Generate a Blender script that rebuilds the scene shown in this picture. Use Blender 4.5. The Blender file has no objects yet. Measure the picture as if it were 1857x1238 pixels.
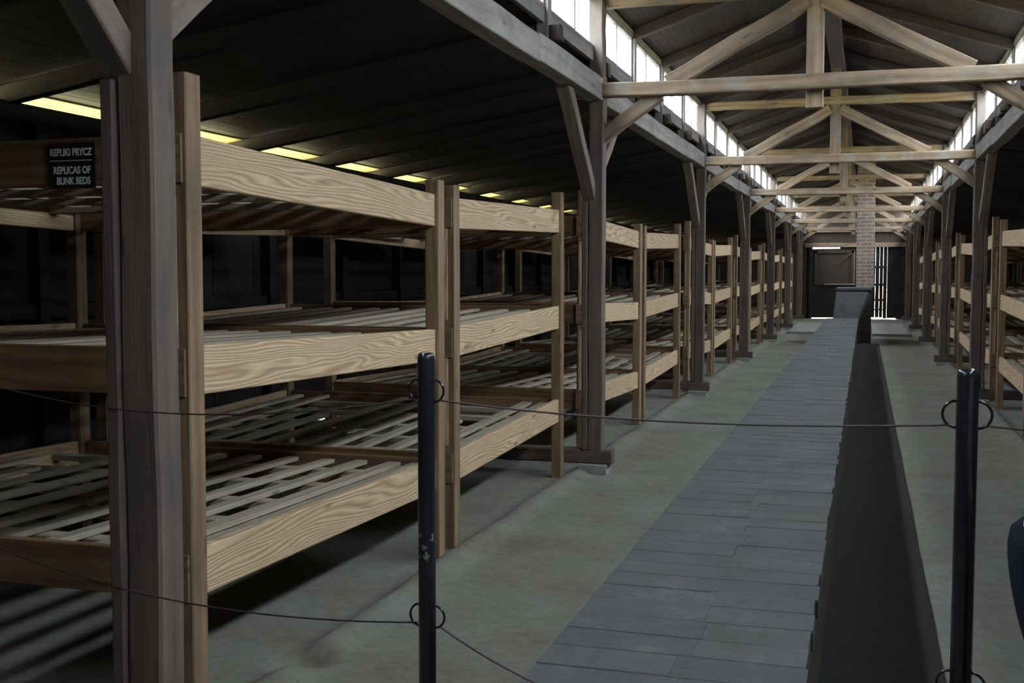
import bpy, math, random
from mathutils import Vector as V
random.seed(7)
SC = bpy.context.scene
COL = SC.collection

# ------------------------------------------------------------------ camera, world, sun, exposure
cam = bpy.data.cameras.new('camera'); co = bpy.data.objects.new('camera', cam); COL.objects.link(co)
co.location = (0, 0, 1.6); co.rotation_euler = (math.pi/2 - 0.0607, 0, 0.3014)
cam.lens = 2056.2/1857*36; cam.sensor_width = 36; cam.clip_start = .05; cam.clip_end = 400
SC.camera = co
SC.view_settings.view_transform = 'Standard'; SC.view_settings.look = 'None'
SC.view_settings.gamma = 1; SC.view_settings.use_curve_mapping = False
SC.view_settings.exposure = 1.0
SC.cycles.max_bounces = 8; SC.cycles.diffuse_bounces = 4; SC.cycles.glossy_bounces = 3
SC.cycles.transparent_max_bounces = 12; SC.cycles.use_denoising = True
SC.cycles.caustics_reflective = False; SC.cycles.caustics_refractive = False
SC.cycles.sample_clamp_indirect = 8

W = bpy.data.worlds.new('world'); SC.world = W; W.use_nodes = True
wn = W.node_tree; wn.nodes.clear()
def wnode(t): return wn.nodes.new(t)
wo = wnode('ShaderNodeOutputWorld'); bg = wnode('ShaderNodeBackground')
tc = wnode('ShaderNodeTexCoord'); sp = wnode('ShaderNodeSeparateXYZ'); mr = wnode('ShaderNodeMapRange')
ml = wnode('ShaderNodeMath'); ml.operation = 'MULTIPLY'
wn.links.new(tc.outputs['Generated'], sp.inputs[0]); wn.links.new(sp.outputs['X'], mr.inputs['Value'])
mr.inputs['From Min'].default_value = .45; mr.inputs['From Max'].default_value = -.45
mr.inputs['To Min'].default_value = 1.0; mr.inputs['To Max'].default_value = .72      # hazy sky, a little brighter to the right
SKY = 24.0
mz = wnode('ShaderNodeMapRange'); wn.links.new(sp.outputs['Z'], mz.inputs['Value'])      # overcast sky: brightest overhead
mz.inputs['From Min'].default_value = 0; mz.inputs['From Max'].default_value = 1; mz.inputs['To Min'].default_value = .25; mz.inputs['To Max'].default_value = 1.6
m0 = wnode('ShaderNodeMath'); m0.operation = 'MULTIPLY'; wn.links.new(mr.outputs[0], m0.inputs[0]); wn.links.new(mz.outputs[0], m0.inputs[1])
wn.links.new(m0.outputs[0], ml.inputs[0]); ml.inputs[1].default_value = SKY
wn.links.new(ml.outputs[0], bg.inputs['Strength']); bg.inputs['Color'].default_value = (.89, .95, 1.0, 1)
wn.links.new(bg.outputs[0], wo.inputs[0])
sun = bpy.data.lights.new('sun', 'SUN'); so = bpy.data.objects.new('sun', sun); COL.objects.link(so)
sun.energy = 42; sun.angle = .012; sun.color = (1, .93, .78)
_d = V((.10, -1, -.72)).normalized(); so.rotation_euler = _d.to_track_quat('-Z', 'Y').to_euler(); so.location = (-8, 60, 40)
for nm, x, rz in (('portal_left', -2.16, -1), ('portal_right', 1.42, 1)):
    a = bpy.data.lights.new(nm, 'AREA'); a.shape = 'RECTANGLE'; a.size = 42; a.size_y = .5; a.cycles.is_portal = True
    o = bpy.data.objects.new(nm, a); COL.objects.link(o); o.location = (x, 20.5, 3.54)
    o.rotation_euler = (math.pi/2, 0, math.pi/2*rz)

# ------------------------------------------------------------------ layout numbers (metres)
D = 5.9055; Y0 = 2.952
YC = [Y0 + D*i for i in range(7)]
XL, XR = -2.045, 1.30          # column rows
XK = -.385                     # king posts
WL, WR = -5.17, 4.42           # outer walls
YN, YE = -.8, 41.1             # end walls

# ------------------------------------------------------------------ mesh builder
class MB:
    def __init__(s): s.v = []; s.f = []; s.uv = []; s.smooth = []
    def face(s, idx, uv, sm=False): s.f.append(idx); s.uv.append(uv); s.smooth.append(sm)
    def beam(s, p0, p1, w, h, up=(0, 0, 1), ch=.006, seg=1, wob=0.0, taper=1.0):
        p0, p1 = V(p0), V(p1); d = p1-p0; L = d.length; d.normalize(); up = V(up)
        if abs(d.dot(up)) > .98: up = V((0, 1, 0)) if abs(d.y) < .9 else V((1, 0, 0))
        sd = d.cross(up).normalized(); t = sd.cross(d).normalized()
        a, b = w/2, h/2; c = min(ch, a*.9, b*.9)
        prof = [(-a+c, -b), (a-c, -b), (a, -b+c), (a, b-c), (a-c, b), (-a+c, b), (-a, b-c), (-a, -b+c)]
        per = [0]
        for i in range(8):
            q, r = prof[i], prof[(i+1) % 8]; per.append(per[-1]+math.hypot(r[0]-q[0], r[1]-q[1]))
        ou, ov = random.uniform(0, 40), random.uniform(0, 40); base = len(s.v)
        for k in range(seg+1):
            f = k/seg; jx = random.gauss(0, wob); jy = random.gauss(0, wob); sc = 1+(taper-1)*f
            if seg > 1: sc *= 1+random.gauss(0, wob)*2
            for x, y in prof: s.v.append(p0+d*L*f+sd*(x*sc+jx)+t*(y*sc+jy))
        for k in range(seg):
            u0, u1 = ou+L*k/seg, ou+L*(k+1)/seg
            for i in range(8):
                j = (i+1) % 8; A = base+k*8
                s.face((A+i, A+j, A+8+j, A+8+i), [(u0, ov+per[i]), (u0, ov+per[i+1]), (u1, ov+per[i+1]), (u1, ov+per[i])])
        e = base+seg*8
        s.face(tuple(base+i for i in reversed(range(8))), [(ou+prof[i][0]*.3, ov+prof[i][1]+.5) for i in reversed(range(8))])
        s.face(tuple(e+i for i in range(8)), [(ou+prof[i][0]*.3, ov+prof[i][1]+.7) for i in range(8)])
        return s
    def box(s, x0, x1, y0, y1, z0, z1, ch=.004, axis=None):
        dx, dy, dz = x1-x0, y1-y0, z1-z0
        ax = axis or max((dx, 'x'), (dy, 'y'), (dz, 'z'))[1]
        cx, cy, cz = (x0+x1)/2, (y0+y1)/2, (z0+z1)/2
        if ax == 'x': s.beam((x0, cy, cz), (x1, cy, cz), dy, dz, ch=ch)
        elif ax == 'y': s.beam((cx, y0, cz), (cx, y1, cz), dx, dz, ch=ch)
        else: s.beam((cx, cy, z0), (cx, cy, z1), dx, dy, up=(0, 1, 0), ch=ch)
        return s
    def tube(s, pts, r, n=10, rr=None, cap=True):
        base = len(s.v); pts = [V(p) for p in pts]; prev = None; l = 0
        for k, p in enumerate(pts):
            d = (pts[min(k+1, len(pts)-1)]-pts[max(k-1, 0)]).normalized()
            up = prev if prev is not None else (V((0, 0, 1)) if abs(d.z) < .9 else V((1, 0, 0)))
            a = d.cross(up).normalized(); b = a.cross(d).normalized(); prev = b
            R = rr[k] if rr else r
            for i in range(n):
                t = 2*math.pi*i/n; s.v.append(p+a*math.cos(t)*R+b*math.sin(t)*R)
        for k in range(len(pts)-1):
            l1 = l+(pts[k+1]-pts[k]).length
            for i in range(n):
                j = (i+1) % n; A = base+k*n
                s.face((A+i, A+n+i, A+n+j, A+j), [(l, i/n), (l1, i/n), (l1, (i+1)/n), (l, (i+1)/n)], True)
            l = l1
        if cap:
            s.face(tuple(base+i for i in range(n)), [(0, 0)]*n)
            e = base+(len(pts)-1)*n; s.face(tuple(e+i for i in reversed(range(n))), [(0, 0)]*n)
        return s
    def torus(s, c, R, r, ax=(0, 1, 0), n=20, m=8, a0=0, a1=2*math.pi, sx=1):
        c = V(c); ax = V(ax).normalized(); e1 = ax.cross(V((0, 0, 1))).normalized(); e2 = V((0, 0, 1))
        closed = abs(a1-a0-2*math.pi) < 1e-4
        pts = [c+e1*math.cos(a0+(a1-a0)*k/n)*R*sx+e2*math.sin(a0+(a1-a0)*k/n)*R for k in range(n+1)]
        return s.tube(pts, r, m, cap=not closed)
    def build(s, name, mat, parent=None, label=None):
        me = bpy.data.meshes.new(name); me.from_pydata([tuple(p) for p in s.v], [], s.f)
        uvl = me.uv_layers.new(name='uv'); k = 0
        for u in s.uv:
            for q in u: uvl.data[k].uv = q; k += 1
        me.polygons.foreach_set('use_smooth', s.smooth); me.materials.append(mat); me.update()
        o = bpy.data.objects.new(name, me); COL.objects.link(o)
        if parent is not None: o.parent = parent
        if label: o['label'] = label
        return o
def tag(o, label=None, cat=None, group=None, kind=None):
    if label: o['label'] = label
    if cat: o['category'] = cat
    if group: o['group'] = group
    if kind: o['kind'] = kind
    return o
def empty(name, loc=(0, 0, 0)):
    o = bpy.data.objects.new(name, None); COL.objects.link(o); o.location = loc; o.empty_display_size = .1; return o
def kids(o): return [c for c in list(COL.objects) if c.parent == o]
def copy_tree(o, parent=None, cache={}):
    c = o.copy(); COL.objects.link(c); c.parent = parent
    if o.name not in cache: cache[o.name] = kids(o)
    for ch in cache[o.name]: copy_tree(ch, c)
    return c
def structure(o): o['kind'] = 'structure'; return o

# ------------------------------------------------------------------ materials
def newmat(name):
    m = bpy.data.materials.new(name); m.use_nodes = True; nt = m.node_tree; nt.nodes.clear()
    o = nt.nodes.new('ShaderNodeOutputMaterial'); b = nt.nodes.new('ShaderNodeBsdfPrincipled')
    nt.links.new(b.outputs[0], o.inputs[0]); return m, nt, b, o
class NT:
    def __init__(s, nt): s.nt = nt
    def n(s, t, **k):
        x = s.nt.nodes.new(t)
        for a, v in k.items():
            if isinstance(a, str) and a.startswith('i_'): x.inputs[a[2:].replace('_', ' ')].default_value = v
            else: setattr(x, a, v)
        return x
    def l(s, a, b): s.nt.links.new(a, b)
    def math(s, op, a, b=None, c=None):
        x = s.n('ShaderNodeMath', operation=op)
        for i, q in enumerate((a, b, c)):
            if q is None: continue
            if isinstance(q, (int, float)): x.inputs[i].default_value = q
            else: s.l(q, x.inputs[i])
        return x.outputs[0]
    def ramp(s, fac, stops):
        r = s.n('ShaderNodeValToRGB'); e = r.color_ramp.elements
        while len(e) < len(stops): e.new(.5)
        for el, (p, c) in zip(e, stops): el.position = p; el.color = (*c, 1)
        s.l(fac, r.inputs[0]); return r.outputs[0]
    def mix(s, fac, a, b, mode='MIX'):
        x = s.n('ShaderNodeMix', data_type='RGBA', blend_type=mode)
        for sock, q in ((x.inputs[0], fac), (x.inputs[6], a), (x.inputs[7], b)):
            if isinstance(q, (int, float)): sock.default_value = q
            elif isinstance(q, tuple): sock.default_value = (*q, 1)
            else: s.l(q, sock)
        return x.outputs[2]
def wood(name, base, line, grain=.6, contrast=1.0, dirt=(.08, .075, .07), dirt_amt=.35, rough=.75, vary=.25, freq=9.0, moss=None):
    m, nt, b, o = newmat(name); t = NT(nt)
    uv = t.n('ShaderNodeUVMap', uv_map='uv'); oi = t.n('ShaderNodeObjectInfo')
    off = t.n('ShaderNodeVectorMath', operation='ADD'); t.l(uv.outputs[0], off.inputs[0])
    cx = t.n('ShaderNodeCombineXYZ'); t.l(t.math('MULTIPLY', oi.outputs['Random'], 37.0), cx.inputs[0]); t.l(t.math('MULTIPLY', oi.outputs['Random'], 11.3), cx.inputs[1])
    t.l(cx.outputs[0], off.inputs[1])
    mp = t.n('ShaderNodeMapping'); mp.inputs['Scale'].default_value = (.55, 4.5, 1); t.l(off.outputs[0], mp.inputs[0])
    n1 = t.n('ShaderNodeTexNoise', i_Scale=1.0, i_Detail=2.5, i_Roughness=.5, i_Distortion=.2); t.l(mp.outputs[0], n1.inputs[0])
    sv_ = t.n('ShaderNodeSeparateXYZ'); t.l(off.outputs[0], sv_.inputs[0])
    rings = t.math('PINGPONG', t.math('ADD', t.math('MULTIPLY', n1.outputs[0], freq*.8), t.math('MULTIPLY', sv_.outputs[1], freq*2.2)), .5)
    mp2 = t.n('ShaderNodeMapping'); mp2.inputs['Scale'].default_value = (4, 130, 1); t.l(off.outputs[0], mp2.inputs[0])
    n2 = t.n('ShaderNodeTexNoise', i_Scale=1.0, i_Detail=3.0, i_Roughness=.6); t.l(mp2.outputs[0], n2.inputs[0])
    f = t.math('ADD', t.math('MULTIPLY', rings, 2*grain), t.math('MULTIPLY', n2.outputs[0], 1-grain))
    c = t.ramp(f, [(.12, line), (.42, tuple((x+y)/2 for x, y in zip(base, line))), (.75, base)])
    # knots
    mp3 = t.n('ShaderNodeMapping'); mp3.inputs['Scale'].default_value = (2.2, 7.5, 1); t.l(off.outputs[0], mp3.inputs[0])
    vo = t.n('ShaderNodeTexVoronoi', i_Scale=1.0); t.l(mp3.outputs[0], vo.inputs[0])
    kn = t.ramp(vo.outputs['Distance'], [(.05, (1, 1, 1)), (.13, (0, 0, 0))])
    c = t.mix(t.math('MULTIPLY', kn, .7), c, tuple(x*.35 for x in line))
    # dirt blotches
    n3 = t.n('ShaderNodeTexNoise', i_Scale=2.2, i_Detail=5.0, i_Roughness=.6); t.l(off.outputs[0], n3.inputs[0])
    dm = t.ramp(n3.outputs[0], [(.42, (0, 0, 0)), (.68, (1, 1, 1))])
    c = t.mix(t.math('MULTIPLY', dm, dirt_amt), c, dirt)
    if moss:
        n4 = t.n('ShaderNodeTexNoise', i_Scale=5.0, i_Detail=4.0); t.l(off.outputs[0], n4.inputs[0])
        c = t.mix(t.math('MULTIPLY', t.ramp(n4.outputs[0], [(.5, (0, 0, 0)), (.66, (1, 1, 1))]), .5), c, moss)
    hsv = t.n('ShaderNodeHueSaturation'); t.l(c, hsv.inputs['Color'])
    t.l(t.math('ADD', t.math('MULTIPLY', oi.outputs['Random'], 2*vary), 1-vary), hsv.inputs['Value'])
    t.l(hsv.outputs[0], b.inputs['Base Color']); b.inputs['Roughness'].default_value = rough
    bp = t.n('ShaderNodeBump', i_Strength=.35, i_Distance=.006); t.l(f, bp.inputs['Height']); t.l(bp.outputs[0], b.inputs['Normal'])
    return m
def noisy(name, stops, scale=6, rough=.9, bump=.3, dist=.01, coord='Object', detail=6):
    m, nt, b, o = newmat(name); t = NT(nt)
    tcn = t.n('ShaderNodeTexCoord'); n = t.n('ShaderNodeTexNoise', i_Scale=float(scale), i_Detail=float(detail), i_Roughness=.6)
    t.l(tcn.outputs[coord], n.inputs[0]); t.l(t.ramp(n.outputs[0], stops), b.inputs['Base Color'])
    b.inputs['Roughness'].default_value = rough
    n2 = t.n('ShaderNodeTexNoise', i_Scale=float(scale)*6, i_Detail=4.0); t.l(tcn.outputs[coord], n2.inputs[0])
    bp = t.n('ShaderNodeBump', i_Strength=bump, i_Distance=dist); t.l(n2.outputs[0], bp.inputs['Height']); t.l(bp.outputs[0], b.inputs['Normal'])
    return m
def plain(name, c, rough=.5, metal=0, spec=None):
    m, nt, b, o = newmat(name); t = NT(nt); tcn = t.n('ShaderNodeTexCoord')
    n = t.n('ShaderNodeTexNoise', i_Scale=30.0, i_Detail=4.0); t.l(tcn.outputs['Object'], n.inputs[0])
    t.l(t.ramp(n.outputs[0], [(.3, tuple(x*.85 for x in c)), (.7, c)]), b.inputs['Base Color'])
    b.inputs['Roughness'].default_value = rough; b.inputs['Metallic'].default_value = metal; return m

M_new = wood('light_pine', (.68, .50, .32), (.27, .155, .085), grain=.5, dirt=(.40, .28, .16), dirt_amt=.4, freq=24, vary=.12)
M_bpost = wood('bunk_post_pine', (.34, .225, .135), (.16, .095, .055), grain=.4, dirt=(.12, .07, .045), dirt_amt=.5, freq=6, vary=.18)
M_slat = wood('slat_pine', (.42, .37, .29), (.22, .18, .13), grain=.3, dirt=(.2, .17, .14), dirt_amt=.45, freq=5, vary=.12)
M_end = wood('end_rail_pine', (.27, .15, .075), (.13, .065, .03), grain=.5, dirt=(.09, .05, .03), dirt_amt=.4, freq=7, vary=.15)
M_col = wood('old_column_timber', (.155, .118, .095), (.065, .045, .036), grain=.3, dirt=(.055, .05, .055), dirt_amt=.6, freq=5, vary=.15)
M_truss = wood('old_truss_timber', (.42, .29, .18), (.15, .095, .058), grain=.4, dirt=(.12, .10, .085), dirt_amt=.65, freq=5, vary=.2, moss=(.30, .30, .27))
M_brace = wood('brace_timber', (.25, .195, .155), (.11, .08, .065), grain=.35, dirt=(.08, .07, .07), dirt_amt=.5, freq=5, vary=.15)
M_purlin = wood('weathered_purlin_timber', (.40, .365, .345), (.17, .15, .145), grain=.3, dirt=(.14, .13, .135), dirt_amt=.5, freq=4, vary=.12, moss=(.32, .325, .31))
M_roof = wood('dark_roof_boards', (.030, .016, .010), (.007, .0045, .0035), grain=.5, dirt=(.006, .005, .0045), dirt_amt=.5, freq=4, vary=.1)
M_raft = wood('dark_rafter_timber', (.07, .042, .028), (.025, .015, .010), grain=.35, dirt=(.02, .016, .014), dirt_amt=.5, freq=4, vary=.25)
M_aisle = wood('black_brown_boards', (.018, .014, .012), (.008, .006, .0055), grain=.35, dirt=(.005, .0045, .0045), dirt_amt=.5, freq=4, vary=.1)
M_eave = wood('eave_boards', (.54, .46, .23), (.27, .21, .10), grain=.35, dirt=(.12, .11, .06), dirt_amt=.4, freq=4, vary=.1)  # warm sunlit glow under the eaves painted in as pale yellow
M_door = wood('brown_door_boards', (.075, .05, .037), (.035, .023, .018), grain=.3, dirt=(.05, .04, .035), dirt_amt=.5, freq=4, vary=.1)
M_black = plain('black_gloss_paint', (.012, .013, .018), .22)
M_rope = plain('dark_red_brown_cord', (.07, .045, .045), .8)
M_signb = plain('black_sign_plate', (.006, .007, .008), .45)
M_white = plain('white_lettering', (.9, .95, .93), .6)
M_conc = noisy('pale_concrete', [(.3, (.20, .20, .18)), (.7, (.33, .33, .30))], 5)
M_grass = noisy('dry_grass', [(.3, (.15, .14, .06)), (.7, (.27, .24, .12))], 1.5)
M_felt = noisy('roofing_felt', [(.3, (.06, .06, .06)), (.7, (.1, .1, .1))], 3)

def floor_mat():
    m, nt, b, o = newmat('packed_earth_floor'); t = NT(nt); tcn = t.n('ShaderNodeTexCoord')
    n = t.n('ShaderNodeTexNoise', i_Scale=1.3, i_Detail=9.0, i_Roughness=.68); t.l(tcn.outputs['Object'], n.inputs[0])
    c = t.ramp(n.outputs[0], [(.30, (.095, .085, .062)), (.48, (.170, .165, .130)), (.6, (.19, .20, .165)), (.76, (.28, .275, .25))])
    n2 = t.n('ShaderNodeTexNoise', i_Scale=14.0, i_Detail=6.0, i_Roughness=.7); t.l(tcn.outputs['Object'], n2.inputs[0])
    c = t.mix(.35, c, t.ramp(n2.outputs[0], [(.3, (.10, .095, .08)), (.7, (.27, .27, .24))]))
    v = t.n('ShaderNodeTexVoronoi', i_Scale=7.0); t.l(tcn.outputs['Object'], v.inputs[0])
    sp_ = t.ramp(v.outputs['Distance'], [(.02, (1, 1, 1)), (.06, (0, 0, 0))]); c = t.mix(t.math('MULTIPLY', sp_, .6), c, (.05, .045, .04))
    t.l(c, b.inputs['Base Color']); b.inputs['Roughness'].default_value = .95
    n3 = t.n('ShaderNodeTexNoise', i_Scale=25.0, i_Detail=6.0); t.l(tcn.outputs['Object'], n3.inputs[0])
    bp = t.n('ShaderNodeBump', i_Strength=.5, i_Distance=.01); t.l(n3.outputs[0], bp.inputs['Height']); t.l(bp.outputs[0], b.inputs['Normal'])
    return m
M_floor = floor_mat()
M_flue_shade = noisy('shade_painted_earth', [(.3, (.006, .005, .0045)), (.7, (.012, .010, .009))], 4, bump=.5)  # near-black earth, the flue's cast shadow put into the colour
def paver_mat():
    m, nt, b, o = newmat('grey_flue_bricks'); t = NT(nt); tcn = t.n('ShaderNodeTexCoord')
    uv = t.n('ShaderNodeUVMap', uv_map='uv')
    w = t.n('ShaderNodeTexWhiteNoise', noise_dimensions='2D'); fl = t.n('ShaderNodeVectorMath', operation='FLOOR'); t.l(uv.outputs[0], fl.inputs[0]); t.l(fl.outputs[0], w.inputs[0])
    c = t.ramp(w.outputs[0], [(0, (.042, .045, .052)), (.5, (.062, .062, .066)), (1, (.080, .076, .074))])
    n = t.n('ShaderNodeTexNoise', i_Scale=4.5, i_Detail=10.0, i_Roughness=.72); t.l(tcn.outputs['Object'], n.inputs[0])
    c = t.mix(.6, c, t.ramp(n.outputs[0], [(.32, (.032, .034, .028)), (.46, (.055, .056, .054)), (.56, (.06, .066, .076)), (.7, (.12, .128, .13))]))
    t.l(c, b.inputs['Base Color']); b.inputs['Roughness'].default_value = .9
    n3 = t.n('ShaderNodeTexNoise', i_Scale=40.0, i_Detail=5.0); t.l(tcn.outputs['Object'], n3.inputs[0])
    bp = t.n('ShaderNodeBump', i_Strength=.5, i_Distance=.006); t.l(n3.outputs[0], bp.inputs['Height']); t.l(bp.outputs[0], b.inputs['Normal'])
    return m
M_paver = paver_mat()
def brick_mat(name, c1, c2, mortar, bw, rh, ms=.012, top=False):
    m, nt, b, o = newmat(name); t = NT(nt); uv = t.n('ShaderNodeUVMap', uv_map='uv')
    sx = t.n('ShaderNodeSeparateXYZ'); t.l(uv.outputs[0], sx.inputs[0]); cb = t.n('ShaderNodeCombineXYZ')
    t.l(sx.outputs[1], cb.inputs[0]); t.l(sx.outputs[0], cb.inputs[1])
    nz = t.n('ShaderNodeTexNoise', i_Scale=9.0); t.l(cb.outputs[0], nz.inputs[0])
    ad = t.n('ShaderNodeVectorMath', operation='MULTIPLY_ADD'); t.l(nz.outputs['Color'], ad.inputs[0]); ad.inputs[1].default_value = (.02, .02, 0); t.l(cb.outputs[0], ad.inputs[2])
    br = t.n('ShaderNodeTexBrick', i_Scale=1.0); t.l(ad.outputs[0], br.inputs[0])
    br.inputs['Color1'].default_value = (*c1, 1); br.inputs['Color2'].default_value = (*c2, 1); br.inputs['Mortar'].default_value = (*mortar, 1)
    br.inputs['Mortar Size'].default_value = ms; br.inputs['Brick Width'].default_value = bw; br.inputs['Row Height'].default_value = rh
    n = t.n('ShaderNodeTexNoise', i_Scale=5.0, i_Detail=6.0); t.l(cb.outputs[0], n.inputs[0])
    c = t.mix(t.math('MULTIPLY', t.ramp(n.outputs[0], [(.45, (0, 0, 0)), (.65, (1, 1, 1))]), .35), br.outputs[0], mortar)
    t.l(c, b.inputs['Base Color']); b.inputs['Roughness'].default_value = .9
    bp = t.n('ShaderNodeBump', i_Strength=.6, i_Distance=.01); bp.invert = True; t.l(br.outputs['Fac'], bp.inputs['Height']); t.l(bp.outputs[0], b.inputs['Normal'])
    return m
M_brick = brick_mat('chimney_brick', (.30, .165, .125), (.235, .18, .155), (.42, .38, .33), .27, .085)
M_brickd = brick_mat('shaded_sooty_brick', (.045, .028, .022), (.035, .025, .021), (.055, .042, .036), .27, .085)  # flue side's shade is painted into this dark, sooty brick
def glass_mat():
    m, nt, b, o = newmat('window_glass'); t = NT(nt); nt.nodes.remove(b)
    tr = t.n('ShaderNodeBsdfTransparent'); tr.inputs[0].default_value = (.93, .96, .96, 1)
    gl = t.n('ShaderNodeBsdfGlossy'); gl.inputs['Roughness'].default_value = .05
    mx = t.n('ShaderNodeMixShader'); mx.inputs[0].default_value = .06
    t.l(tr.outputs[0], mx.inputs[1]); t.l(gl.outputs[0], mx.inputs[2]); t.l(mx.outputs[0], o.inputs[0]); return m
M_glass = glass_mat()

# ------------------------------------------------------------------ ground, floor
g = MB(); g.v = [V((-120, -80, -.25)), V((120, -80, -.25)), V((120, 160, -.25)), V((-120, 160, -.25))]; g.face((0, 1, 2, 3), [(0, 0)]*4)
structure(g.build('ground', M_grass))
from mathutils import noise as NZ
def floor_z(x, y):
    z = .014*NZ.noise(V((x*.8, y*.8, 0)))+.006*NZ.noise(V((x*4, y*4, 3)))
    for xc, sgn in ((-2.245, 1), (1.50, -1)):
        e = (x-xc)*sgn+.02*NZ.noise(V((y*1.7, 5, xc)))
        z += .055*max(0, 1-abs(e-.10)/.11)*(1 if e > -.02 else .0)
        if e < -.01: z -= .012
    z += -.16*max(0, min(1, 1-math.hypot((x+2.17)/.13, (y-4.12)/.16)))
    if -1.72 < x < -1.02 and 27.4 < y < 30.4: z -= .28
    z += -.03*max(0, 1-math.hypot((x+1.85)/.16, (y-9.6)/.2))
    return z
fl = MB(); xs = []; x = WL-.15
while x < WR+.15: xs.append(x); x += .055 if -2.5 < x < -1.9 or 1.3 < x < 1.7 else .12
xs.append(WR+.15); ys = []; y = YN-.1
while y < YE+.3: ys.append(y); y += .07 if y < 12 else .18
ys.append(YE+.3)
for yy in ys:
    for xx in xs: fl.v.append(V((xx, yy, floor_z(xx, yy))))
nx = len(xs)
for j in range(len(ys)-1):
    for i in range(nx-1):
        a = j*nx+i; fl.face((a, a+1, a+nx+1, a+nx), [(xs[i], ys[j])]*4, True)
structure(fl.build('floor', M_floor))

# ------------------------------------------------------------------ outer walls
def boarded(mb, axis, fixed, t, a0, a1, z0, z1, bw=.17, holes=()):
    a = a0
    while a < a1-.01:
        b = min(a+bw*random.uniform(.85, 1.15), a1); j = random.uniform(-.004, .004)
        segs = [(z0, z1((a+b)/2) if callable(z1) else z1)]
        for h0, h1, hz0, hz1 in holes:
            if b > h0 and a < h1: segs = [s for s in ((z0, hz0), (hz1, z1)) if s[1]-s[0] > .02]
        for s0, s1 in segs:
            if axis == 'x': mb.box(a-.002, b+.002, fixed-t/2+j, fixed+t/2+j, s0, s1, ch=.002, axis='z')
            else: mb.box(fixed-t/2+j, fixed+t/2+j, a-.002, b+.002, s0, s1, ch=.002, axis='z')
        a = b
RZ, EZ = 4.36, 3.80        # ridge and eave heights of the nave roof
RS = .16                      # slope of the aisle roofs
def aisle_z(x): return 3.27-RS*((XL-x) if x < XK else (x-XR))
def wall_side(name, xw, holes):
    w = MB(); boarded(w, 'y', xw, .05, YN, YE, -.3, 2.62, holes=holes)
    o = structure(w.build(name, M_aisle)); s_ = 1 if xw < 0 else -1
    p = MB().box(xw-.06, xw+.06, YN, YE, 2.56, 2.668, axis='y').build('wall_plate', M_aisle, o)
    b = MB().beam((xw+s_*.05, YN, 1.35), (xw+s_*.05, YE, 1.35), .07, .10).build('wall_rail', M_aisle, o)
    for k in range(29):
        y = Y0-D/2+.2+D/4*k
        if y < YE-.1: MB().box(xw+s_*.03, xw+s_*.12, y-.05, y+.05, -.03, 2.56).build('stud', M_aisle, o)
wall_side('wall_left', WL, [(10.25, 10.65, .135, .185), (9.76, 9.80, .15, .19)])
wall_side('wall_right', WR, [])
def gable(x):
    if x < XL-.04 or x > XR+.04: return aisle_z(x)+.02
    return RZ-(RZ-EZ)*abs(x-XK)/(XR-XK)+.02
wn_ = MB(); boarded(wn_, 'x', YN, .05, WL, WR, -.3, gable); structure(wn_.build('wall_near', M_aisle))
wf = MB()
boarded(wf, 'x', YE, .05, WL, -1.78, -.3, gable); boarded(wf, 'x', YE, .05, 1.25, WR, -.3, gable); boarded(wf, 'x', YE, .05, -1.78, 1.25, 2.47, gable)
wfo = structure(wf.build('wall_far', M_door))
MB().beam((XL, YE-.1, 2.55), (XR, YE-.1, 2.55), .12, .15).build('lintel', M_truss, wfo)
MB().beam((XL, YE-.12, 3.05), (XR, YE-.12, 3.05), .12, .12).build('tie_board', M_truss, wfo)
for x in (-1.82, 1.29, -.02): MB().box(x-.06, x+.06, YE-.14, YE-.03, 0, 2.48).build('door_post', M_aisle, wfo)

# doors in the far wall
d1 = structure(MB().box(-1.80, -.04, YE-.02, YE+.02, .022, 1.20, axis='z').build('door_1', M_aisle))
pn = MB(); boarded(pn, 'x', YE-.03, .03, -1.80, -.34, 1.16, lambda x: 2.43 if x < -.9 else 2.5, bw=.14); pn.build('door_panel', M_door, d1, 'brown boarded upper half with a lit edge painted pale')
fr = MB().box(-1.70, -1.60, YE-.10, YE-.06, 1.2, 2.36).box(-.46, -.38, YE-.10, YE-.06, 1.2, 2.36).box(-1.70, -.38, YE-.10, YE-.065, 2.27, 2.36)
fr.beam((-.95, YE-.08, 1.85), (-.44, YE-.08, 2.3), .03, .08); fr.build('door_frame', M_door, d1)
MB().box(-1.35, -.33, YE-.13, YE-.07, 1.175, 1.21).build('lit_gap_sill', M_purlin, d1, 'pale grey strip painted for the lit half-door gap')  # pale strip painting the light in the gap below the upper half
MB().box(-.38, -.34, YE-.1, YE-.06, 1.2, 2.33).build('lit_gap_edge', M_truss, d1)  # pale strip painting the lit gap beside the upper half
MB().box(-.36, -.06, YE-.02, YE+.02, 1.18, 2.47, axis='z').build('side_board', M_aisle, d1)
d2 = MB(); xx = .02
for gx in (.335, .47, .59, .72, 1.24):
    if gx == .72:
        d2.box(xx, gx, YE-.02, YE+.02, .02, 2.5, axis='z'); xx = gx+.002; continue
    d2.box(xx, gx, YE-.02, YE+.02, .05 if gx < .7 else .03, 2.5, axis='z'); xx = gx+.003
d2.box(1.02, 1.25, YE-.025, YE+.015, .0, .12, axis='z')
d2o = structure(d2.build('door_2', M_aisle))
for z in (1.75, 1.15, .62, .30): MB().box(.03, .70, YE-.05, YE-.021, z, z+.075 if z > .5 else z+.05).build('batten', M_aisle, d2o)

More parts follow.
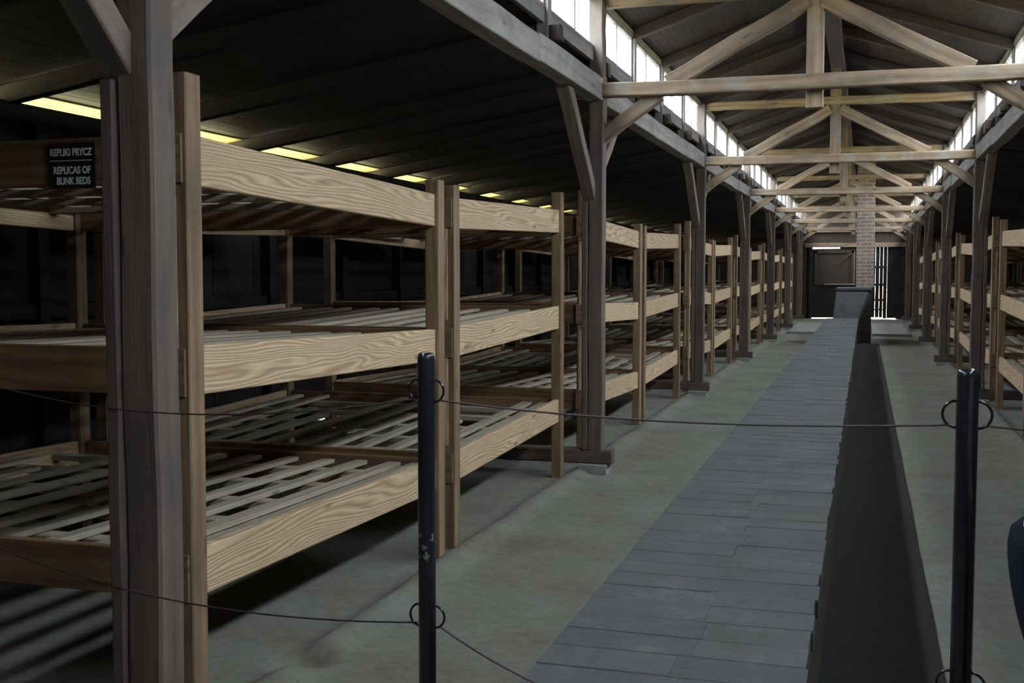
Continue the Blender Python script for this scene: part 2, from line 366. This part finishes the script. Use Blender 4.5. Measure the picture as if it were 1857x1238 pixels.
# ------------------------------------------------------------------ roofs
ye0, ye1 = YN-.3, YE+.35
def aisle(name, sgn, xi, xw):
    # boards run along the hall, rafters run down the slope
    mb = MB(); x0 = xi; xo = xw+sgn*.42; n = 22
    for k in range(n):
        a = xi+(xo-xi)*k/n; b = xi+(xo-xi)*(k+1)/n; m = (a+b)/2
        mb.beam((m, ye0, aisle_z(m)+.012), (m, ye1, aisle_z(m)+.012), abs(b-a)*1.012, .024, up=(RS*(1 if sgn < 0 else -1)*-1, 0, 1), ch=.002)
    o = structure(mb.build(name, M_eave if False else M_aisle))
    fe = MB(); m = (xi+xo)/2
    fe.beam((m, ye0, aisle_z(m)+.04), (m, ye1, aisle_z(m)+.04), abs(xo-xi)*1.01, .03, up=(RS*sgn, 0, 1)); fe.build('roofing_felt', M_felt, o)
    e0, e1 = xw+sgn*.03, xo
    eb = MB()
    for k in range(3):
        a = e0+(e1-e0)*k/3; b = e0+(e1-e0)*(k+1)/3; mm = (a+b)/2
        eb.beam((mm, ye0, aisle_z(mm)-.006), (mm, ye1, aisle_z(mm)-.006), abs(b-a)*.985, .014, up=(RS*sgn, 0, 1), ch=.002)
    eb.build('eave_boards', M_eave, o, 'eave gap boards with the sunlit glow painted yellow')
    for k in range(30):
        y = Y0-D/2+D/4*k
        if ye0 < y < YE: MB().beam((xi+sgn*-.05, y, aisle_z(xi)-.062), (xo-sgn*.04, y, aisle_z(xo)-.062), .085, .118, up=(RS*sgn, 0, 1), seg=4, wob=.003).build('rafter', M_aisle, o)
aisle('ceiling', -1, XL-.03, WL); aisle('ceiling', 1, XR+.03, WR)

def nave_z(x): return RZ-(RZ-EZ)*abs(x-XK)/(XR-XK)
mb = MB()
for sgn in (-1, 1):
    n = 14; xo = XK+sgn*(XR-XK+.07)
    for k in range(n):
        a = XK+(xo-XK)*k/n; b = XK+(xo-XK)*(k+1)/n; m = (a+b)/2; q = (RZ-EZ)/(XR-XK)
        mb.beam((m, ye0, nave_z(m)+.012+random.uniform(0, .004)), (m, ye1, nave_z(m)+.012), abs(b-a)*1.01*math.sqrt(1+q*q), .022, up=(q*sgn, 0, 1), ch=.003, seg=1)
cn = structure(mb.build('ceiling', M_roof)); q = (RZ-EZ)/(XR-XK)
for sgn in (-1, 1):
    xo = XK+sgn*(XR-XK+.08); m = (XK+xo)/2
    MB().beam((m, ye0, nave_z(m)+.045), (m, ye1, nave_z(m)+.045), abs(xo-XK)*math.sqrt(1+q*q)*1.01, .03, up=(q*sgn, 0, 1)).build('roofing_felt', M_felt, cn)
    for k in range(30):
        y = Y0-D/2+D/4*k
        if ye0 < y < YE: MB().beam((XK+sgn*.02, y, nave_z(XK)-.05), (XK+sgn*(XR-XK+.02), y, nave_z(XK+sgn*(XR-XK+.02))-.05), .09, .095, up=(q*sgn, 0, 1), seg=4, wob=.004).build('rafter', M_raft, cn)
MB().beam((XK+.02, YN, RZ-.17), (XK+.02, YE, RZ-.17), .16, .13, seg=30, wob=.004).build('ridge_beam', M_raft, cn)

# clerestory walls and windows
wi = 0
for side, xw, sgn in (('upper_left', XL-.03, -1), ('upper_right', XR+.03, 1)):
    w = MB()
    w.box(xw-.02, xw+.02, YN, YE, 3.25, 3.345, axis='y')
    w.box(xw-.03, xw+.03, YN, YE, 3.735, 3.79, axis='y')
    wo_ = structure(w.build('wall_'+side, M_purlin))
    ks = [k for k in range(30) if Y0-D/2+D/4*k < YE+.2]
    edges = [Y0-D/2+D/4*k for k in ks]
    for k, y in enumerate(edges):
        if (k-2) % 4: MB().box(xw-.035, xw+.045, y-.045, y+.045, 3.14, 3.735).build('stud', M_purlin, wo_)
        MB().beam((xw-sgn*.12, y+.02, aisle_z(xw)-.075), (xw-sgn*.02, y+.02, aisle_z(xw)-.085), .09, .11).build('rafter_end', M_raft, wo_)
    for k in range(len(edges)-1):
        wi += 1; a, b = edges[k]+.05, edges[k+1]-.05; m = (a+b)/2+random.uniform(-.1, .1); f_ = .022
        fm = MB().box(xw-.02, xw+.02, a, b, 3.345, 3.375).box(xw-.02, xw+.02, a, b, 3.715, 3.735)
        fm.box(xw-.02, xw+.02, a, a+f_, 3.375, 3.715).box(xw-.02, xw+.02, b-f_, b, 3.375, 3.715).box(xw-.018, xw+.018, m-.013, m+.013, 3.375, 3.715)
        fo = structure(fm.build('window_%d' % wi, M_purlin))
        MB().box(xw-.003, xw+.003, a+f_, b-f_, 3.376, 3.714, ch=.0005).build('pane', M_glass, fo)

# ------------------------------------------------------------------ purlins (long beams on the columns), one per bay and side
ORD = ['nearest', 'second', 'third', 'fourth', 'fifth', 'sixth', 'farthest']
def ordn(i): return ['first', 'second', 'third', 'fourth', 'fifth', 'sixth', 'seventh', 'eighth', 'ninth', 'tenth', 'eleventh', 'twelfth', 'thirteenth'][i]
for side, xc, sgn in (('left', XL, -1), ('right', XR, 1)):
    ends = [YN+.05]+YC+[YE-.05]
    for i in range(len(ends)-1):
        a, b = ends[i]+(.0), ends[i+1]
        mb = MB(); mid = a+(b-a)*.68
        mb.beam((xc, a, 3.01), (xc, mid, 3.01), .13, .17, seg=10, wob=.003)
        mb.beam((xc-.003*sgn, mid-.01, 3.02), (xc-.003*sgn, b, 3.03), .132, .175, seg=5, wob=.003)
        o = mb.build('purlin_beam', M_purlin)
        where = 'ending at the first column' if i == 0 else ('at the far wall' if i == len(ends)-2 else 'from %s to %s column' % (ordn(i-1), ordn(i)))
        tag(o, 'grey purlin beam under the %s windows, %s' % (side, where), 'beam', '%s purlin beams' % side)

# ------------------------------------------------------------------ columns
def make_column(sgn):
    # sgn +1: nave lies towards +x ; local origin at the column's foot
    r = empty('timber_column')
    MB().beam((sgn*.012, -.045, .19), (sgn*.012, -.045, 3.74), .118, .125, up=(0, 1, 0), seg=14, wob=.0025, ch=.009).build('post', M_col, r)
    MB().beam((-sgn*.0715, -.055, .19), (-sgn*.0715, -.055, 2.16), .045, .13, up=(0, 1, 0), seg=8, wob=.002).build('support_post', M_col, r)
    xb = -sgn*.04
    MB().beam((xb, -.06, 2.19), (xb, -.93, 2.99), .10, .095, up=(0, 0, 1), seg=4, wob=.002).build('brace', M_brace, r)
    MB().beam((xb, -.0, 2.29), (xb, .95, 3.0), .10, .095, up=(0, 0, 1), seg=4, wob=.002).build('brace', M_brace, r)
    mb = MB(); mb.beam((-sgn*.9, -.045, .135), (sgn*.15, -.045, .135), .13, .115, seg=5, wob=.003, ch=.012)
    mb.build('sill_block', M_col, r)
    MB().box(-.115, .115, -.14, .02, -.08, .078, ch=.01).build('footing', M_conc, r, 'pale concrete footing')
    return r
protos = {1: make_column(1), -1: make_column(-1)}
for side, xc, sgn in (('left', XL, 1), ('right', XR, -1)):
    for i, y in enumerate(YC):
        o = protos[sgn] if i == 0 else copy_tree(protos[sgn])
        o.location = (xc, y, 0)
        tag(o, 'dark braced timber column, %s from camera in the %s row' % (ordn(i) if i < 6 else 'last', side), 'column', '%s timber columns' % side)

# ------------------------------------------------------------------ trusses
def make_truss():
    r = empty('roof_truss'); yb = -.03
    MB().beam((XL-.16, yb-.06, 3.01), (XR+.16, yb-.06, 3.01), .10, .11, seg=12, wob=.004, ch=.01).build('tie_beam', M_truss, r)
    MB().beam((XL-.02, yb+.03, 3.72), (XR+.02, yb+.03, 3.72), .10, .10, seg=10, wob=.004, ch=.01).build('collar_beam', M_truss, r)
    MB().beam((XK, yb+.06, 2.83), (XK, yb+.06, RZ-.22), .125, .12, up=(0, 1, 0), seg=6, wob=.002).build('king_post', M_truss, r)
    for s, xc in ((-1, XL), (1, XR)):
        MB().beam((XK+s*.06, yb+.03, 3.62), (XK+s*1.10, yb+.03, 3.06), .09, .12, seg=6, wob=.004).build('diagonal_strut', M_truss, r)
        MB().beam((xc-s*.04, yb-.0, 2.66), (xc-s*.50, yb-.0, 2.98), .09, .105, seg=3, wob=.002).build('knee_brace', M_truss, r)
    return r
tp = make_truss()
for i, y in enumerate(YC):
    o = tp if i == 0 else copy_tree(tp)
    o.location = (0, y, 0)
    nm = '%s from the camera' % ordn(i)
    tag(o, 'brown timber roof truss with king post, '+nm, 'truss', 'roof trusses')

# ------------------------------------------------------------------ bunks
BW = 2.45; PX = .08; PY = .095
def make_bunk(kind, sgn):
    """origin: floor, nave face of the near post, at its near side; +y away from camera; sgn +1 nave to +x.
    kind A sags to its far end, kind B to its near end"""
    L = 2.525 if kind == 'A' else 2.50
    r = empty('bunk_bed')
    def zt(y): return (.055*(1-y/L) if kind == 'A' else .055*y/L)
    levels = (.555, 1.285, 2.03); X = lambda x: -sgn*x
    tops = {0: 2.29 if kind == 'A' else 2.10, 1: 2.11 if kind == 'A' else 2.22}
    for e, y in ((0, 0), (1, L-PY)):
        for xi in (0, BW-PX):
            mb = MB(); xa, xb = sorted((X(xi), X(xi+PX)))
            mb.beam(((xa+xb)/2, y+PY/2, -.02), ((xa+xb)/2+random.gauss(0, .003), y+PY/2, tops[e]), PX, PY, up=(0, 1, 0), ch=.005, seg=3, wob=.0008)
            for z in levels:
                zz = z+zt(y)-.09
                ya, yb = (y-.012, y+.01) if e == 0 else (y+PY-.01, y+PY+.012)
                xo = xi+.012 if xi == 0 else xi-.004
                x0, x1 = sorted((X(xo), X(xo+PX-.008))); mb.box(x0, x1, ya, yb, zz-.085, zz+.085, ch=.003, axis='x')
            mb.build('post', M_bpost, r)
            if e == 0 and xi == 0:
                for za, zb in ((.60, 1.11), (1.33, 1.86)):
                    x0, x1 = sorted((X(.040), X(.064))); MB().box(x0, x1, y-.007, y+.004, za, zb, ch=.0015, axis='z').build('filler_strip', M_new, r, 'pale strip')
    for z in levels:
        for xi in (.02, BW-.06):
            xm = X(xi+.02)
            MB().beam((xm, PY*.45, z+zt(0)-.088), (xm, L-PY*.45, z+zt(L)-.088), .04, .176, ch=.004, seg=3, wob=.0006).build('side_rail', M_new, r)
        for y in (.035, L-.035):
            MB().beam((X(.062), y, z+zt(y)-.088), (X(BW-.06), y, z+zt(y)-.088), .04, .17, ch=.004, seg=3, wob=.0006).build('end_rail', M_end, r)
        for k in range(5):
            y = .30+(L-.6)*k/4+random.uniform(-.04, .04)
            MB().beam((X(.062), y, z+zt(y)-.068), (X(BW-.06), y, z+zt(y)-.068), .085, .035, ch=.003).build('joist', M_slat, r)
        mb = MB(); x = .064; k = 0
        while x < BW-.17:
            w = .11 if k == 0 else random.uniform(.066, .082)
            y0, y1 = .058+random.uniform(0, .05), L-.058-random.uniform(0, .06); sk = random.uniform(-.03, .03) if k else 0
            if k > 1 and random.random() < .25: y1 = L*random.uniform(.55, .8)
            mb.beam((X(x+w/2), y0, z+zt(y0)-.036), (X(min(x+w/2+sk, BW-.13)), y1, z+zt(y1)-.036), w, .024, ch=.003, seg=2, wob=.0008)
            x += w+(.06 if k == 0 else random.uniform(.13, .17)); k += 1
        mb.build('slat_platform', M_slat, r)
    return r
bunks = {}
for side, xf, sgn in (('left', -2.25, 1), ('right', XR+.205, -1)):
    n = 0
    for i in range(7):
        for kind, dy in (('A', .485), ('B', 3.17)):
            y = YC[i]+dy
            if y+2.4 > YE: continue
            if side == 'right' and i == 0: continue
            key = (kind, sgn)
            if key in bunks: o = copy_tree(bunks[key])
            else: o = make_bunk(kind, sgn); bunks[key] = o
            o.location = (xf, y, 0)
            if side == 'left' and i == 0: lab = ('pale pine three-tier bunk bed carrying the black sign, nearest on the left' if kind == 'A' else 'pale pine three-tier bunk bed behind the left barrier post, just before the second left column')
            else: lab = 'three-tier pine bunk bed, %s half of the bay behind the %s %s column' % ('near' if kind == 'A' else 'far', ordn(i), side)
            tag(o, lab, 'bunk bed', '%s row of bunk beds' % side); n += 1

# ------------------------------------------------------------------ brick heating flue, hearth and chimney
FX0, FX1, FH = -.79, -.12, .60
r = tag(empty('heating_flue', ((FX0+FX1)/2, 14, 0)), 'long low brick flue with grey brick paving on top, running down the aisle', 'flue')
def U(o): o.location = -V(r.location); return o
U(MB().box(FX0+.02, FX1-.025, 2.3, 26.06, -.05, FH-.05, ch=.01, axis='y').build('flue_body', M_brickd, r, 'dark brick side with its shade painted in'))
mb = MB(); y = 2.25
while y < 25.9:
    h = random.uniform(.15, .175); xm = (FX0+FX1)/2+random.uniform(-.025, .025)+.02
    for a, b in ((FX0, xm), (xm, FX1+random.uniform(-.008, .004))):
        z = FH+random.uniform(-.002, .002)
        n0 = len(mb.v); mb.box(a+.0005, b-.0005, y+.0005, y+h-.0005, FH-.06, z, ch=.004)
        n1 = len(mb.uv)
        rid = (random.randint(0, 90)+.5, random.randint(0, 90)+.5)
        for f in range(n1-10, n1): mb.uv[f] = [rid]*len(mb.uv[f])
        for q in range(n0, len(mb.v)): mb.v[q].z += random.uniform(-.0015, .0015)
    y += h
U(mb.build('brick_paving', M_paver, r))
zt_ = 1.2
hb = tag(empty('brick_hearth', (-.24, 27.7, 0)), 'grey plastered brick hearth block at the far end of the flue', 'hearth')
def H(o): o.location = -V(hb.location); return o
mb = MB().beam((-.39, 26.17, FH-.06), (-.245, 26.5, zt_-.06), .58, .10, ch=.01, taper=1.32); H(mb.build('sloping_front', M_paver, hb, 'smooth grey sloping front rising from the flue'))
H(MB().box(-.66, -.10, 26.12, 26.65, -.05, .55, ch=.01).build('hearth_base', M_brickd, hb))
H(MB().box(-.63, .15, 26.65, 28.9, -.05, 1.2, ch=.02, axis='z').build('hearth_body', M_brickd, hb)); H(MB().box(-.64, .16, 26.61, 28.92, 1.2, 1.25, ch=.015).build('hearth_top', M_paver, hb))
ch_ = MB().beam((-.0, 27.75, 1.26), (-.01, 27.75, 4.9), .40, .42, up=(0, 1, 0), ch=.008, seg=1)
tag(ch_.build('brick_chimney', M_brick), 'square red and grey brick chimney stack rising from the hearth through the roof', 'chimney')
# painted shadow strip beside the flue; low concrete slabs at the far end
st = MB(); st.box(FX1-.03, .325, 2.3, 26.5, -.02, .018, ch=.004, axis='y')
structure(st.build('floor', M_flue_shade))  # thin strip added to deepen the flue's shadow on the floor
s_ = MB().box(.20, 1.12, 29.8, 36.2, -.05, .07, ch=.015); tag(s_.build('concrete_slab', M_conc), 'low pale concrete slab right of the chimney, before the gappy door', 'slab')
s_ = MB().box(-1.95, -1.15, 30.6, 36.2, -.05, .05, ch=.015); tag(s_.build('concrete_slab', M_conc), 'low pale concrete slab left of the chimney, behind the dark pit', 'slab')

# ------------------------------------------------------------------ barrier posts and cords
def bp(px, py, d):
    f, yw, pt = 2056.2, .3014, .0607; a = (px-928.5)/f; b = -(py-619)/f
    c, s, cp, sn = math.cos(yw), math.sin(yw), math.cos(pt), math.sin(pt)
    R = V((c, s, 0)); F = V((-s*cp, c*cp, -sn)); Uu = V((-s*sn, c*sn, cp))
    return V((0, 0, 1.6))+(F+a*R+b*Uu)*d
PH = 1.415; UZ, LZ = 1.325, .79
def chip_mat():
    m, nt, b, o = newmat('black_gloss_paint_chipped'); t = NT(nt); tcn = t.n('ShaderNodeTexCoord'); sx = t.n('ShaderNodeSeparateXYZ'); t.l(tcn.outputs['Object'], sx.inputs[0])
    n = t.n('ShaderNodeTexNoise', i_Scale=70.0, i_Detail=4.0); t.l(tcn.outputs['Object'], n.inputs[0])
    band = t.math('LESS_THAN', t.math('ABSOLUTE', t.math('SUBTRACT', sx.outputs[2], .955)), .035)
    f = t.math('MULTIPLY', band, t.math('GREATER_THAN', n.outputs[0], .56))
    t.l(t.mix(f, (.012, .013, .018), (.16, .19, .17)), b.inputs['Base Color']); b.inputs['Roughness'].default_value = .25; return m
M_chip = chip_mat()
def post(x, y, label, dirv):
    r = tag(empty('barrier_post', (x, y, 0)), label, 'barrier post', 'barrier posts'); rad = .0205
    zs = [(-.02, rad), (PH-.016, rad), (PH-.008, rad*.93), (PH-.002, rad*.75), (PH, rad*.3)]
    MB().tube([(0, 0, z) for z, _ in zs], rad, 24, rr=[q for _, q in zs]).build('pole', M_chip if 'chipped' in label else M_black, r)
    dv = V(dirv).normalized(); ax = dv.cross(V((0, 0, 1)))
    for z in (UZ, LZ):
        for s in (-1, 1):
            c = dv*s*.0185; mb = MB()
            mb.torus((c.x, c.y, z), .0265, .0028, ax=ax, n=20, m=8)
            mb.build('cord_ring', M_black, r)
    return r
PL = bp(773, 700, 2.65); PR = bp(1754, 745, 2.2); P3 = bp(-150, 750, 4.0); P4 = V((1.50, 2.62, 0))
RL = (PR-PL); RL.z = 0
post(PL.x, PL.y, 'glossy black barrier post in front of the pale bunks, with chipped paint low down', RL)
post(PR.x, PR.y, 'glossy black barrier post on the right, beside the flue shadow', RL)
post(P3.x, P3.y, 'black barrier post beyond the left edge, where the left cords end', (1, 0, 0))
post(P4.x, P4.y, 'black barrier post beyond the right edge, where the right cords end', (1, .2, 0))
def cord(a, b, za, zb, sag, label, ea=.031, eb=.031):
    a, b = V((a.x, a.y, za)), V((b.x, b.y, zb)); d = (b-a).normalized(); d.z = 0
    a = a+d*ea; b = b-d*eb
    pts = []
    for k in range(41):
        t = k/40; p = a.lerp(b, t); p.z -= sag*4*t*(1-t); pts.append(p)
    o = MB().tube(pts, .0024, 6).build('rope', M_rope)
    tag(o, label, 'rope', 'barrier ropes')
cord(PL, PR, UZ-.0215, UZ-.0215, .022, 'taut upper cord strung between the two black posts across the aisle')
cord(PL, PR, LZ-.0215, LZ-.0215, .15, 'slack lower cord hanging between the two black posts')
cord(P3, PL, UZ-.03, UZ-.0215, .10, 'upper cord running left from the left post across the near column')
cord(P3, PL, LZ-.03, LZ-.0215, .10, 'lower cord running left from the left post near the floor')
cord(PR, P4, UZ-.0215, UZ-.06, .02, 'upper cord leaving the right post to the right edge')
cord(PR, P4, LZ-.0215, LZ-.03, .1, 'lower cord leaving the right post to the right edge')

# ------------------------------------------------------------------ sign
sg = MB().box(-.0975, .0975, -.004, .004, -.082, .082, ch=.001, axis='x').build('sign', M_signb)
sg.location = (-2.725, 3.4455, 1.982); tag(sg, 'small black sign with white words hanging on the near bunk top board', 'sign')
def text(body, size, x, z, w=None):
    cu = bpy.data.curves.new('t', 'FONT'); cu.body = body; cu.size = size; cu.align_x = 'CENTER'; cu.extrude = .0004; cu.offset = size*.03
    to = bpy.data.objects.new('t', cu); COL.objects.link(to)
    dg = bpy.context.evaluated_depsgraph_get(); me = bpy.data.meshes.new_from_object(to.evaluated_get(dg)); bpy.data.objects.remove(to)
    me.materials.clear(); me.materials.append(M_white)
    if w:
        xs_ = [v.co.x for v in me.vertices]; k = w/(max(xs_)-min(xs_))
        for v in me.vertices: v.co.x *= k
    o = bpy.data.objects.new('lettering', me); COL.objects.link(o); o.parent = sg
    o.rotation_euler = (math.pi/2, 0, 0); o.location = (x, -.0055, z); return o
text('REPLIKI PRYCZ', .036, 0, .036, .178)
text('REPLICAS OF', .036, .004, -.028, .158)
text('BUNK BEDS', .036, .010, -.066, .142)
MB().box(-.088, .088, -.0065, -.004, .017, .0195, ch=.0003, axis='x').build('divider_line', M_white, sg)

# ------------------------------------------------------------------ visitor at the right edge
M_skin = plain('skin', (.55, .36, .27), .55); M_shirt = plain('white_cotton', (.78, .80, .84), .85)
M_navy = plain('dark_navy_cloth', (.015, .016, .028), 1.0); M_navy.node_tree.nodes['Principled BSDF'].inputs['Specular IOR Level'].default_value = .05; M_hair = plain('brown_hair', (.05, .03, .02), .6)
M_shoe = plain('dark_leather', (.03, .025, .02), .5)
def skinned(name, verts, edges, radii, mat, parent, root=0, sub=2):
    me = bpy.data.meshes.new(name); me.from_pydata(verts, edges, []); o = bpy.data.objects.new(name, me); COL.objects.link(o)
    o.modifiers.new('skin', 'SKIN'); o.modifiers.new('sub', 'SUBSURF').levels = sub; o.modifiers['sub'].render_levels = sub
    for i, r in enumerate(radii): me.skin_vertices[0].data[i].radius = (r, r) if isinstance(r, float) else r
    me.skin_vertices[0].data[root].use_root = True
    dg = bpy.context.evaluated_depsgraph_get(); dg.update(); m2 = bpy.data.meshes.new_from_object(o.evaluated_get(dg))
    bpy.data.objects.remove(o); m2.materials.clear(); m2.materials.append(mat)
    m2.polygons.foreach_set('use_smooth', [True]*len(m2.polygons))
    o2 = bpy.data.objects.new(name, m2); COL.objects.link(o2); o2.parent = parent; return o2
pe = tag(empty("person", (.508, 1.93, 0)), 'person in a white top and dark trousers, arm bent, mostly beyond the right edge', 'person')
def chain(V_, E_, R_, start, pts):
    p = start
    for (x, y, z, r) in pts:
        V_.append((x, y, z)); R_.append(r); E_.append((p, len(V_)-1)); p = len(V_)-1
    return p
bv, be, br = [(0, 0, .92)], [], [(.15, .11)]
nk = chain(bv, be, br, 0, [(0, -.01, 1.05, (.125, .09)), (0, 0, 1.22, (.145, .10)), (0, 0, 1.36, (.13, .09)), (0, .0, 1.44, (.06, .06)), (0, .01, 1.47, (.052, .054))])
hd = chain(bv, be, br, nk, [(0, .025, 1.545, (.072, .088)), (0, .02, 1.63, (.082, .10)), (0, .01, 1.70, (.06, .078))])
ch_i = 3
for s2 in (-1, 1):
    chain(bv, be, br, 0, [(s2*.09, 0, .84, .085), (s2*.095, .01, .50, .058), (s2*.10, -.01, .28, .052), (s2*.10, -.02, .09, .036), (s2*.105, .07, .035, .034), (s2*.11, .14, .03, .026)])
el = chain(bv, be, br, ch_i, [(-.16, 0, 1.39, .052), (-.215, -.005, 1.24, .044), (-.235, -.01, 1.15, .038), (-.215, .10, 1.14, .036), (-.17, .22, 1.14, .026), (-.155, .26, 1.14, (.038, .018)), (-.15, .30, 1.14, (.036, .015))])
er = chain(bv, be, br, ch_i, [(.16, 0, 1.39, .052), (.225, -.01, 1.24, .044), (.245, -.01, 1.11, .038), (.25, .03, .97, .034), (.245, .06, .86, .026), (.245, .07, .81, (.018, .038)), (.243, .08, .77, (.016, .036))])
skinned('body', bv, be, br, M_skin, pe)
def fingers(base, d, side, n_, thumb):
    for k in range(4):
        off = V(side)*((k-1.5)*.018); L = (.062, .072, .068, .054)[k]; b0 = V(base)+off; cur = V(n_)
        p1 = b0+V(d)*L*.45+cur*.004; p2 = p1+V(d)*L*.3+cur*.012; p3 = p2+V(d)*L*.2+cur*.018
        skinned('finger', [tuple(b0-V(d)*.012), tuple(p1), tuple(p2), tuple(p3)], [(0, 1), (1, 2), (2, 3)], [.009, .0085, .0078, .0065], M_skin, pe, sub=1)
    b0 = V(base)-V(d)*.035+V(side)*thumb*.034; p1 = b0+V(d)*.028+V(side)*thumb*.018; p2 = p1+V(d)*.025+V(n_)*.008
    skinned('thumb', [tuple(b0), tuple(p1), tuple(p2)], [(0, 1), (1, 2)], [.011, .0095, .0075], M_skin, pe, sub=1)
fingers((-.148, .315, 1.14), (.05, 1, -.1), (1, 0, 0), (0, 0, -1), 1)
fingers((.243, .085, .755), (0, .15, -1), (0, 1, 0), (-1, 0, 0), 1)
sv, se, sr = [(0, 0, .82)], [], [(.165, .125)]
c_ = chain(sv, se, sr, 0, [(0, 0, .98, (.158, .12)), (0, -.005, 1.1, (.145, .11)), (0, 0, 1.24, (.16, .115)), (0, 0, 1.365, (.14, .10)), (0, 0, 1.435, (.068, .068))])
for s2 in (-1, 1): chain(sv, se, sr, 4, [(s2*.165, 0, 1.385, .064), (s2*.205, -.004, 1.27, .056), (s2*.220, -.006, 1.19, .048), (s2*.228, -.008, 1.14, .046)])
skinned('shirt', sv, se, sr, M_shirt, pe)
tv, te, tr_ = [(0, 0, .95)], [], [(.158, .118)]
chain(tv, te, tr_, 0, [(0, 0, 1.04, (.138, .102))])
for s2 in (-1, 1): chain(tv, te, tr_, 0, [(s2*.09, 0, .83, .098), (s2*.097, .01, .50, .075), (s2*.10, -.01, .28, .068), (s2*.10, -.015, .10, .062)])
skinned('trousers', tv, te, tr_, M_navy, pe)
for s2 in (-1, 1): skinned('shoe', [(s2*.10, -.05, .045), (s2*.105, .05, .045), (s2*.112, .16, .035)], [(0, 1), (1, 2)], [(.045, .045), (.048, .042), (.038, .033)], M_shoe, pe)
skinned('hair', [(0, -.04, 1.55), (0, -.035, 1.65), (0, -.01, 1.725), (0, .06, 1.73)], [(0, 1), (1, 2), (2, 3)], [(.075, .06), (.092, .085), (.088, .075), (.066, .035)], M_hair, pe)
skinned('nose', [(0, .108, 1.635), (0, .130, 1.603), (0, .122, 1.59)], [(0, 1), (1, 2)], [.009, .013, .012], M_skin, pe, sub=1)
for s2 in (-1, 1):
    skinned('ear', [(s2*.082, .01, 1.575), (s2*.088, .005, 1.605), (s2*.085, .005, 1.635)], [(0, 1), (1, 2)], [.008, .014, .01], M_skin, pe, sub=1)
    skinned('eye', [(s2*.031, .098, 1.625), (s2*.031, .107, 1.625)], [(0, 1)], [.010, .009], M_white, pe, sub=1)
    skinned('eyebrow', [(s2*.018, .112, 1.648), (s2*.045, .102, 1.648)], [(0, 1)], [.004, .003], M_hair, pe, sub=1)
skinned('mouth', [(-.022, .104, 1.558), (0, .112, 1.557), (.022, .104, 1.558)], [(0, 1), (1, 2)], [.003, .006, .003], plain('lips', (.4, .16, .14), .5), pe, sub=1)
# jacket folded over the bent forearm
mb = MB(); n = 32; m_ = 24
for j in range(m_+1):
    y = -.085+.27*(1-math.cos(math.pi*j/m_))/2; e = max(.04, math.sin(math.pi*j/m_))**.75
    cxx = -.236 if y < .0 else -.236+(y-.0)*.30
    for i in range(n):
        q = i/n*2; sg_ = 1 if q < 1 else -1; s_ = q if q < 1 else 2-q
        wd = .062*max(0, math.sin(math.pi*s_**.5))**.6*(1-.35*s_)*e*sg_
        fx = .010*NZ.noise(V((y*14, s_*2, 1)))+.005*math.sin(s_*10+y*30)*s_
        mb.v.append(V((cxx+wd+fx+.03*s_, y, 1.12+(.045-.35*s_)*(.5+.5*e))))
for j in range(m_):
    for i in range(n):
        k = (i+1) % n; mb.face((j*n+i, (j+1)*n+i, (j+1)*n+k, j*n+k), [(0, 0)]*4, True)
mb.face(tuple(range(n)), [(0, 0)]*n); mb.face(tuple(m_*n+i for i in reversed(range(n))), [(0, 0)]*n)
jk = mb.build('jacket', M_navy); jk.location = (.508, 1.93, .052)
tag(jk, 'dark navy jacket folded over the bent arm at the right edge', 'jacket')
